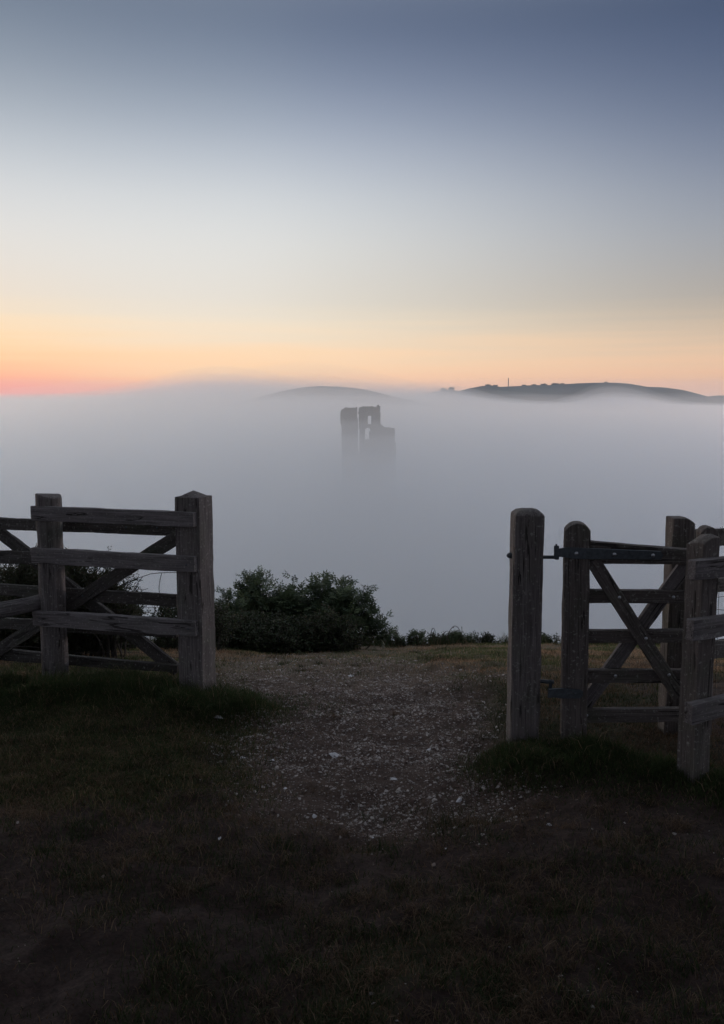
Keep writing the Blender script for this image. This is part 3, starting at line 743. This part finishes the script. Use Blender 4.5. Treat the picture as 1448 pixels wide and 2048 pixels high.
# ---------------- rear right fence behind the closing post
qa, qb = at(1380, 1100, 4.95), at(1448, 1100, 5.25)
PE = Plane((qa.x, qa.y), (qb.x, qb.y))
fe = empty('fence', (at(1560, 1300, 5.6).x, 5.6, float(G(at(1560, 1300, 5.6).x, 5.6))), 'dark rail fence running on behind the closing stile at the right edge', 'fence')
for l, r in (((1374, 1061, 1096), (1640, 1052, 1080)), ((1374, 1163, 1190), (1640, 1145, 1170)), ((1370, 1290, 1325), (1640, 1262, 1290))): rail('rail', PE, 0, l, r, .04, W_DARK, fe)
pe = PE.hit(1600, 1200, -.09); post('post', pe.x, pe.y, at(1600, 1030, pe.y).z, .12, .12, W_DARK, fe, rot=.2, end=pyr(.03))
g = Geo()
for k in range(9):                                          # barbed wire tuft stapled on top
    P = at(1444, 1062, 5.2); a = k * .7; g.tube([tuple(P), tuple(P + Vector((.02 * math.cos(a), .005 * math.sin(k), .028 * math.sin(a))))], [.002, .001], 3)
g.build('barbed_wire', M_WIRE, fe)

# ------------------------------------------------------------------ shrubs
def grow(name, base, stems, hgt, wid, leafL, cols, label, cat='bush', lean=0, pinnate=True, seed=1, dens=1.0, depth=None, spiky=False, group=None, profile=None, low=False):
    r = np.random.default_rng(seed); base = np.array(base, float); depth = depth or wid * .7
    root = empty(name, tuple(base), label, cat, group)
    gs, gl = Geo(), Geo(); LV = []; LF = []; LC = []; cnt = 0
    cols = np.array(cols)
    def leaf(p, d, n, l, w, c):
        nonlocal cnt
        s = np.cross(d, n); s /= np.linalg.norm(s) + 1e-9
        LV.append(np.array([p, p + d * l * .45 + s * w, p + d * l, p + d * l * .45 - s * w])); LF.append(np.array([0, 1, 2, 3]) + cnt); LC.append(np.repeat(c[None], 4, 0)); cnt += 4
    for i in range(stems):
        a = r.uniform(0, 2 * math.pi); rr = math.sqrt(r.random())
        tx, ty = rr * math.cos(a), rr * math.sin(a)
        hh = hgt * ((1 - .55 * rr ** 2.2) * r.uniform(.78, 1.0))
        if profile is not None: hh = hgt * profile(tx) * r.uniform(.72, 1.0) * (1 - .25 * ty * ty)
        tip = base + np.array([tx * wid / 2 + lean * hh, ty * depth / 2, hh])
        b0 = base + np.array([tx * wid * .16 + (tx * wid * .3 if profile is not None else 0), ty * depth * .2, -.12]); mid = (b0 + tip) / 2 + np.array([tx * wid * .12, ty * depth * .1, hh * .08]) + r.normal(size=3) * .04
        T_ = np.linspace(0, 1, 8)[:, None]; P = (1 - T_) ** 2 * b0 + 2 * T_ * (1 - T_) * mid + T_ ** 2 * tip; P[1:-1] += r.normal(size=(6, 3)) * .012
        gs.tube(P, list(np.linspace(.011, .0025, 8)), 5)
        for k in range(1 if low else 3, 8):
            for q in range(r.poisson(2.6 * dens) + 1):
                d = r.normal(size=3); d[2] = abs(d[2]) * .9 + .25; d += (tip - b0) / np.linalg.norm(tip - b0) * .7; d[:2] += np.array([tx, ty]) * .5; d /= np.linalg.norm(d)
                tl = r.uniform(.12, .30) * (hgt ** .5); p0 = P[k] + (P[k] - P[k - 1]) * r.random()
                nseg = 5; pts = [p0]
                for j in range(nseg):
                    d = d + r.normal(size=3) * .16; d[2] -= .05; d /= np.linalg.norm(d); pts.append(pts[-1] + d * tl / nseg)
                gs.tube(pts, list(np.linspace(.003, .0012, nseg + 1)), 3)
                for j in range(1, nseg + 1):
                    p = pts[j]
                    if spiky:
                        for z in range(8):
                            dd = r.normal(size=3); dd /= np.linalg.norm(dd); dd = dd * .8 + d * .6; nn = r.normal(size=3)
                            leaf(p + r.normal(size=3) * .012, dd, nn, leafL * r.uniform(.6, 1.3), leafL * .16, cols[r.integers(len(cols))] * r.uniform(.7, 1.2))
                    elif pinnate:
                        for fr in range(2):                      # a compound leaf: midrib with paired leaflets
                            dd = r.normal(size=3); dd[2] *= .5; dd += d * .7; dd /= np.linalg.norm(dd); side = np.cross(dd, np.array([0, 0, 1.]) + r.normal(size=3) * .3); side /= np.linalg.norm(side)
                            c_ = cols[r.integers(len(cols))] * r.uniform(.7, 1.25); fl = leafL * r.uniform(1.6, 2.6)
                            for t_ in (.3, .55, .8):
                                for sd in (-1, 1):
                                    e = dd * .55 + side * sd; e[2] -= .25; e /= np.linalg.norm(e)
                                    leaf(p + dd * fl * t_, e, np.cross(e, side * .2 + dd) , leafL, leafL * .22, c_)
                            leaf(p + dd * fl * .9, dd, np.cross(dd, side), leafL, leafL * .2, c_)
                    else:
                        for z in range(3):
                            dd = r.normal(size=3); dd /= np.linalg.norm(dd)
                            leaf(p + r.normal(size=3) * .01, dd, r.normal(size=3), leafL * r.uniform(.7, 1.3), leafL * .32, cols[r.integers(len(cols))] * r.uniform(.7, 1.25))
    V = np.concatenate(gs.V); gs.build('stems', M_STEM, root)
    npmesh('foliage', np.concatenate(LV) - base, np.array(LF), M_LEAF, root, False, {'col': np.concatenate(LC)})
    return root
def place(u, v, Y, hpx=None):
    p = at(u, v, Y); return (p.x, Y, float(G(p.x, Y)))
GRN = [(.065, .090, .045), (.095, .12, .06), (.05, .072, .038)]
DRK = [(.030, .044, .020), (.045, .058, .026), (.05, .046, .03)]
GOR = [(.03, .04, .018), (.04, .045, .02), (.05, .042, .025)]
def h_of(vtop, base, Y): return at(700, vtop, Y).z - base[2]
b_ = place(628, 1290, 11.6); grow('shrub', b_, 26, h_of(1164, b_, 11.6), 1.0, .055, GRN, 'tall leafy shrub with compound leaves, highest of the bushes beside the path', seed=3, lean=.02, dens=.30)
b_ = place(696, 1290, 11.2); grow('shrub', b_, 20, h_of(1200, b_, 11.2), .70, .050, GRN, 'rounded leafy shrub at the right end of the bushes, overhanging the crest', seed=4, lean=.06, dens=.36)
b_ = place(515, 1290, 11.8); grow('shrub', b_, 20, h_of(1156, b_, 11.8), .66, .052, GRN, 'open airy shrub with sky between its twigs, left of the tallest one', seed=5, lean=.02, dens=.34)
b_ = place(455, 1290, 11.3); grow('shrub', b_, 8, h_of(1205, b_, 11.3), .3, .04, GRN, 'small leafy sprig rising beside the pointed gatepost', seed=6, dens=.7)
b_ = place(520, 1300, 10.4); grow('bramble_bush', b_, 80, h_of(1243, b_, 10.4), 1.75, .030, DRK, 'low dark bramble mound in front of the leafy shrubs', cat='bramble', seed=7, pinnate=False, depth=.9, dens=1.2, low=True, profile=lambda t_: .62 + .30 * math.cos(t_ * 1.8 + .4))
b_ = place(655, 1300, 10.3); grow('bramble_bush', b_, 26, h_of(1240, b_, 10.3), .75, .028, DRK, 'lowest green end of the bramble tapering into grass by the path', cat='bramble', seed=8, pinnate=False, dens=1.2, depth=.6, low=True)
b_ = place(60, 1290, 7.6); grow('gorse_bush', b_, 80, h_of(1150, b_, 7.6), 1.35, .030, GOR, 'dense dark gorse bush behind the open field gate at the left edge', cat='gorse', seed=9, spiky=True, dens=1.5, depth=.9, low=True, profile=lambda t_: .95)
b_ = place(222, 1290, 7.5); grow('gorse_bush', b_, 16, h_of(1150, b_, 7.5), .30, .026, GOR, 'spindly gorse sprigs against the fog between the round post and gatepost', cat='gorse', seed=10, spiky=True, dens=.9)
b_ = place(330, 1295, 9.2); grow('bramble_bush', b_, 36, h_of(1212, b_, 9.2), 1.2, .026, DRK, 'dim bramble seen between the lower rails beside the gatepost', cat='bramble', seed=11, pinnate=False, dens=1.2, low=True, profile=lambda t_: .85)
b_ = place(150, 1295, 8.4); grow('bramble_bush', b_, 30, h_of(1205, b_, 8.4), 1.2, .026, DRK, 'dark undergrowth bush below the gorse behind the round post', cat='bramble', seed=12, pinnate=False, dens=1.1, low=True, profile=lambda t_: .85)
# ragged growth along the crest: counted as separate low plants
CR = [(735, 1276, .5), (790, 1272, .5), (835, 1270, .45), (880, 1276, .45), (925, 1273, .5), (975, 1276, .3), (1075, 1274, .26), (1100, 1280, .2)]
CL = ['low green tuft right at the foot of the rounded shrub', 'leafy crest plant second to the right of the shrubs', 'crest plant under the left end of the arching stems', 'small crest plant beneath the tall arching stems',
      'tallest leafy plant in the middle of the crest', 'thin low crest plant just left of the free gatepost', 'crest weed seen between the free gatepost and the gate stile', 'tiny crest weed hard against the gate stile']
for i, (u, vt, w) in enumerate(CR):
    b_ = place(u, 1285, 12.4); grow('crest_weed', b_, max(6, int(26 * w)), max(.1, h_of(vt, b_, 12.4)), w, .024, DRK if i % 2 else GRN, CL[i], cat='weed', seed=20 + i, pinnate=False, dens=.7, depth=.35, low=True, group='low weeds along the crest')
# arching stems
def arcstem(u0, u1, vt, vb, Y, lab):
    P = []; g = Geo()
    for t_ in np.linspace(0, 1, 12):
        u = u0 + (u1 - u0) * t_; v = vb - (vb - vt) * math.sin(math.pi * min(1, t_ * .9 + .02)) ** .7; P.append(tuple(at(u, v, Y)))
    g.tube(P, list(np.linspace(.006, .0025, 12)), 4); o = g.build('arching_bramble', M_STEM, None, False, tuple(place((u0 + u1) / 2, 1285, Y))); tag(o, lab, 'bramble')
for a_ in ((860, 872, 1256, 1282, 12.2, 'small bare hooped stem on the crest, left of the wider arch'), (893, 925, 1252, 1284, 12.2, 'widest bare bramble stem arching against the fog over the crest'),
           (882, 905, 1262, 1284, 12.25, 'low bare hooped stem tucked under the left of the widest arch'), (960, 985, 1270, 1285, 12.2, 'low bare curved stem on the crest nearest the free gatepost')): arcstem(*a_)

# ------------------------------------------------------------------ tree over the photographer's standpoint (added out of view, only to shade the near ground)
shade_tree = empty('tree', (-1.2, -3.2, 0), 'broad leafy tree added unseen behind the standpoint to shade the near ground', 'tree')
g = Geo(); g.tube([(-1.2, -3.2, -.3), (-1.2, -3.2, 1.2), (-1.0, -3.0, 3.0), (-.8, -2.6, 5.0)], [.34, .27, .23, .15], 10)
for e_ in ((2.8, -1.2, 6.2), (-4, -1.5, 6), (.2, .4, 6.3), (-1, -5, 7), (1.5, -3, 8)): g.tube([(-1.0, -3.0, 3.0), tuple((np.array([-1.0, -3.0, 3.0]) + np.array(e_)) / 2 + np.array([0, 0, .5])), e_], [.15, .10, .03], 7)
g.build('trunk', M_STEM, shade_tree)
r = np.random.default_rng(5); n = 24000
d = r.normal(size=(n, 3)); d /= np.linalg.norm(d, axis=1)[:, None]; d *= r.random((n, 1)) ** .4
P = d * np.array([7.0, 4.3, 1.8]) + np.array([0, -.9, 6.4]); P = P[fbm(P[:, 0] * .9 + P[:, 2], P[:, 1] * .9, 17) > .33]; n = len(P)
Q = (P[:, None] + r.normal(size=(n, 4, 3)) * .10).reshape(-1, 3)
npmesh('crown', Q - np.array(shade_tree.location), np.arange(n * 4).reshape(-1, 4), M_LEAF, shade_tree, False, {'col': np.repeat(np.array([.04, .055, .025]) * r.uniform(.7, 1.3, (n, 1)), 4, 0)})

# ------------------------------------------------------------------ grass
def blades(name, x, y, h, w, lean, cols, label, curve=.5):
    n = len(x); r = rng
    z = G(x, y); a = r.uniform(0, 2 * math.pi, n); ca, sa = np.cos(a), np.sin(a)
    ld = r.uniform(0, 2 * math.pi, n); lx, ly = np.cos(ld) * lean * h, np.sin(ld) * lean * h
    B = np.stack([x, y, z - .004], 1)
    s = np.stack([ca * w / 2, sa * w / 2, 0 * w], 1)
    mid = B + np.stack([lx * .35, ly * .35, h * .6], 1); tip = B + np.stack([lx, ly, h * np.sqrt(np.clip(1 - .5 * lean ** 2, .15, 1))], 1)
    V = np.empty((n, 5, 3)); V[:, 0] = B - s; V[:, 1] = B + s; V[:, 2] = mid - s * .7; V[:, 3] = mid + s * .7; V[:, 4] = tip
    k = np.arange(n) * 5
    q = np.stack([k, k + 1, k + 3, k + 2], 1); t3 = np.stack([k + 2, k + 3, k + 4], 1)
    C = np.repeat(cols[:, None], 5, 1).reshape(-1, 3)
    o = npmesh(name, V.reshape(-1, 3), [q, t3], M_GRASS, None, False, {'col': C}); tag(o, label, kind='stuff'); return o
def pick(n, wfun, x0, x1, y0, y1):
    X = []; Y = []; tot = 0
    while tot < n:
        y = rng.uniform(math.sqrt(y0), math.sqrt(y1), n) ** 2; x = rng.uniform(-1, 1, n) * (.46 * y + .4)
        m = (x > x0) & (x < x1) & (rng.random(n) < wfun(x, y)); X.append(x[m]); Y.append(y[m]); tot += m.sum()
        if len(X) > 60: break
    return np.concatenate(X)[:n], np.concatenate(Y)[:n]
def gcols(n, dry):
    g_ = np.array([.018, .028, .010]) + rng.random((n, 1)) * np.array([.018, .022, .008]); d_ = np.array([.06, .040, .024]) + rng.random((n, 1)) ** 2 * np.array([.13, .10, .07])
    m = (rng.random(n) < dry)[:, None]; return np.where(m, d_, g_)
# short turf, thin over bare soil
wt = lambda x, y: np.clip(grass_w(x, y) * .93 + .07, 0, 1) * (1 - .93 * path_mask(x, y))
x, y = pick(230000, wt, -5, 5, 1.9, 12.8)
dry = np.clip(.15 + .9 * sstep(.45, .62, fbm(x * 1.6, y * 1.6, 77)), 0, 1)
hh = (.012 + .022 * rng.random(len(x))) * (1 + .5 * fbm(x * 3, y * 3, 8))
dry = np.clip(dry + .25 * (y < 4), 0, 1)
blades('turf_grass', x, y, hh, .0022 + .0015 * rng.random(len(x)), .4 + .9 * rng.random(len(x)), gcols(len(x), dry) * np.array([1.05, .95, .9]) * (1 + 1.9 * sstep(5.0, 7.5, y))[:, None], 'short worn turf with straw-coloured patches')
# tufts: clumps of longer grass scattered in the foreground
x0, y0 = pick(900, lambda x, y: (1 - path_mask(x, y)) * sstep(.42, .6, fbm(x * 1.3, y * 1.3, 91)), -5, 5, 2.0, 11)
k = rng.integers(0, len(x0), 42000); sc = rng.random(len(x0)) ; x = x0[k] + rng.normal(size=len(k)) * (.02 + .05 * sc[k]); y = y0[k] + rng.normal(size=len(k)) * (.02 + .05 * sc[k])
blades('tufted_grass', x, y, .02 + .045 * rng.random(len(x)) * (.5 + sc[k]), .003 + 0 * x, .3 + rng.random(len(x)), gcols(len(x), np.where(rng.random(len(x0)) < .35, .8, .12)[k]), 'small tufts of longer grass scattered over the trodden ground')
# long grass round the posts
x, y = pick(90000, lambda x, y: np.clip(tall_mask(x, y), 0, 1) ** 1.3, -5, 5, 3.2, 6.6)
tm = np.clip(tall_mask(x, y), 0, 1)
cc = gcols(len(x), .10) * np.array([1.5, 1.5, 1.45])
blades('long_grass', x, y, (.025 + .10 * tm * rng.random(len(x)) + .13 * tm * (rng.random(len(x)) < .12) * rng.random(len(x))) * (.32 + .8 * fbm(x * 5, y * 5, 66)), .0028 + .001 * rng.random(len(x)), .3 + .7 * rng.random(len(x)), cc, 'long dark green grass round the feet of the posts')

# soft green verge on the left, and rank grass along the crest
vm = lambda x, y: sstep(-.35, -.9, x + .5 * (fbm(x * 2, y * 2, 71) - .5)) * sstep(3.5, 4.3, y + .7 * (fbm(x * 1.5, y * 1.5, 72) - .5)) * (1 - sstep(5.2, 5.8, y))
x, y = pick(60000, vm, -5, 5, 3.2, 6)
blades('verge_grass', x, y, .015 + .045 * rng.random(len(x)) * (.4 + fbm(x * 3, y * 3, 73)), .0026 + 0 * x, .4 + .9 * rng.random(len(x)), gcols(len(x), .28) * np.array([1.45, 1.4, 1.25]), 'soft green verge in front of the left fence')
n_ = 26000; x = rng.uniform(-3.4, 4.6, n_); y = 12.5 + rng.normal(size=n_) * .28 + (x < -.1) * (-1.6) * rng.random(n_)
kq = fbm(x * 1.7, y * 1.2, 74); m = rng.random(n_) < sstep(.35, .6, kq) * np.where(x > .05, 1, .8); x, y, kq = x[m], y[m], kq[m]
blades('crest_grass', x, y, (.04 + .22 * rng.random(len(x)) ** 2) * (.3 + kq), .005 + 0 * x, .3 + .6 * rng.random(len(x)), gcols(len(x), .25) * 1.2, 'rank grass and weeds growing along the crest')

# withered straw lying in small mats
x0, y0 = pick(420, lambda x, y: (1 - .9 * path_mask(x, y)) * sstep(.45, .62, fbm(x * 1.1, y * 1.1, 95)), -5, 5, 2.0, 7.5)
k = rng.integers(0, len(x0), 26000); sc = rng.random(len(x0)) ** 2; x = x0[k] + rng.normal(size=len(k)) * (.02 + .09 * sc[k]); y = y0[k] + rng.normal(size=len(k)) * (.015 + .05 * sc[k])
cs = np.array([.105, .070, .045]) * rng.uniform(.5, 1.5, (len(x), 1))
blades('straw_litter', x, y, .018 + .035 * rng.random(len(x)), .0024 + 0 * x, 1.0 + .9 * rng.random(len(x)), cs, 'withered straw lying in small mats on the trodden earth')

# ------------------------------------------------------------------ stones
def stones(x, y, s, flat=.55):
    n = len(x); r = rng
    base = np.array([[1, 0, 0], [.4, .9, 0], [-.6, .8, 0], [-1, -.1, 0], [-.4, -.9, 0], [.6, -.7, 0], [.5, .3, .8], [-.4, .4, 1], [-.3, -.4, .8], [.4, -.3, .9]], float)
    fq = np.array([[0, 1, 6], [1, 2, 7], [2, 3, 7], [3, 4, 8], [4, 5, 9], [5, 0, 9], [6, 1, 7], [3, 8, 7], [4, 9, 8], [0, 6, 9], [6, 7, 9], [7, 8, 9]])
    J = base[None] * (1 + r.normal(size=(n, 10, 3)) * .22); a = r.uniform(0, 2 * math.pi, n); ca, sa = np.cos(a)[:, None], np.sin(a)[:, None]
    asp = r.uniform(.55, 1, n)[:, None]
    X = J[..., 0] * s[:, None]; Y = J[..., 1] * s[:, None] * asp; Z = J[..., 2] * s[:, None] * flat * r.uniform(.5, 1.2, n)[:, None]
    tx, ty = r.normal(size=(n, 1)) * .25, r.normal(size=(n, 1)) * .25; Z = Z + X * tx + Y * ty
    P = np.stack([x[:, None] + X * ca - Y * sa, y[:, None] + X * sa + Y * ca, G(x, y)[:, None] + Z - .12 * s[:, None]], -1)
    return P.reshape(-1, 3), (fq[None] + (np.arange(n) * 10)[:, None, None]).reshape(-1, 3)
wpath = lambda x, y: path_mask(x, y) ** 1.2 * (.25 + .75 * sstep(.4, .6, fbm(x * 4, y * 4, 41))) * (.25 + .75 * sstep(-.5, .1, x - .25 * (4.6 - y) + 1.2 * (y > 4.4)))
x, y = pick(52000, wpath, -5, 5, 2.9, 9.5)
x3, y3 = pick(9000, lambda x, y: path_mask(x, y) * sstep(4.3, 5.2, y), -5, 5, 4, 10.5)
x2, y2 = pick(1300, lambda x, y: .04 + .25 * sstep(.55, .7, fbm(x * 1.2, y * 1.2, 43)) + .5 * gauss(x, y, 1.35, 4.5, .6, .35) + .5 * gauss(x, y, 1.2, 3.75, .6, .12), -5, 5, 2.4, 12.5)
x = np.concatenate([x, x3, x2]); y = np.concatenate([y, y3, y2])
s = .0019 * (1 / np.clip(rng.random(len(x)), .02, 1)) ** .58 * (.7 + .6 * rng.random(len(x))); s = np.clip(s, .0020, .0125)
V, f = stones(x, y, s)
kk = rng.random(len(x)); colr = np.where((kk < .42)[:, None], np.array([.35, .315, .29]), np.where((kk < .7)[:, None], np.array([.19, .15, .13]), np.array([.09, .062, .052]))) * rng.uniform(.7, 1.2, (len(x), 1))
gr = npmesh('gravel', V, f, M_GRAVEL, None, False, {'col': np.repeat(colr, 10, 0)}); tag(gr, 'broken chalk and flint chips strewn over the path', kind='stuff')
BIG = [(672, 1511, .032, 'largest white chalk stone lying alone in the middle of the path', .5), (571, 1578, .014, 'pale pebble at the near left edge of the stony path', .6), (484, 1516, .018, 'white stone at the left of the path below the long grass', .5),
       (628, 1634, .015, 'small isolated white stone on dark earth nearest below the path', .6), (545, 1521, .020, 'rounded white stone left of the largest chalk stone', .8), (788, 1558, .018, 'grey white stone right of centre near the end of the path', .5),
       (917, 1603, .022, 'blocky pale stone at the lower right end of the path', .7), (1098, 1650, .014, 'lone pale stone on dark turf right of the path', .7), (574, 1890, .010, 'tiny white stone in the dark foreground', .5),
       (438, 1678, .013, 'flat straw-white stone on the dark ground left of centre', .3), (855, 1500, .024, 'flat pale stone in the densest part of the gravel', .4), (700, 1352, .035, 'long flat white stone at the far upper part of the path', .3),
       (745, 1675, .010, 'small pale stone on bare earth below the gravel', .5), (891, 1698, .010, 'yellowish pebble lower right of the gravel', .5), (436, 1436, .026, 'pair-sized white lump beside the left long grass', .5)]
for u, v, s1, lab, fl in BIG:
    r_ = ray(u, v); tt = 0
    for _ in range(60):                                     # march to the ground
        tt += .04; 
    ts = np.linspace(1.5, 14, 3000); zz = H + r_.z * ts - G(r_.x * ts, r_.y * ts); i = int(np.argmax(zz < 0)); X0, Y0 = r_.x * ts[i], r_.y * ts[i]
    V, f = stones(np.array([X0]), np.array([Y0]), np.array([s1]), fl)
    org = np.array([X0, Y0, float(G(X0, Y0))])
    me_o = npmesh('stone', V - org, f, M_CHALK, None, False); me_o.location = org; tag(me_o, lab, 'stone', 'larger stones on and beside the path')
    md = me_o.modifiers.new('bevel', 'BEVEL'); md.width = s1 * .12; md.segments = 2
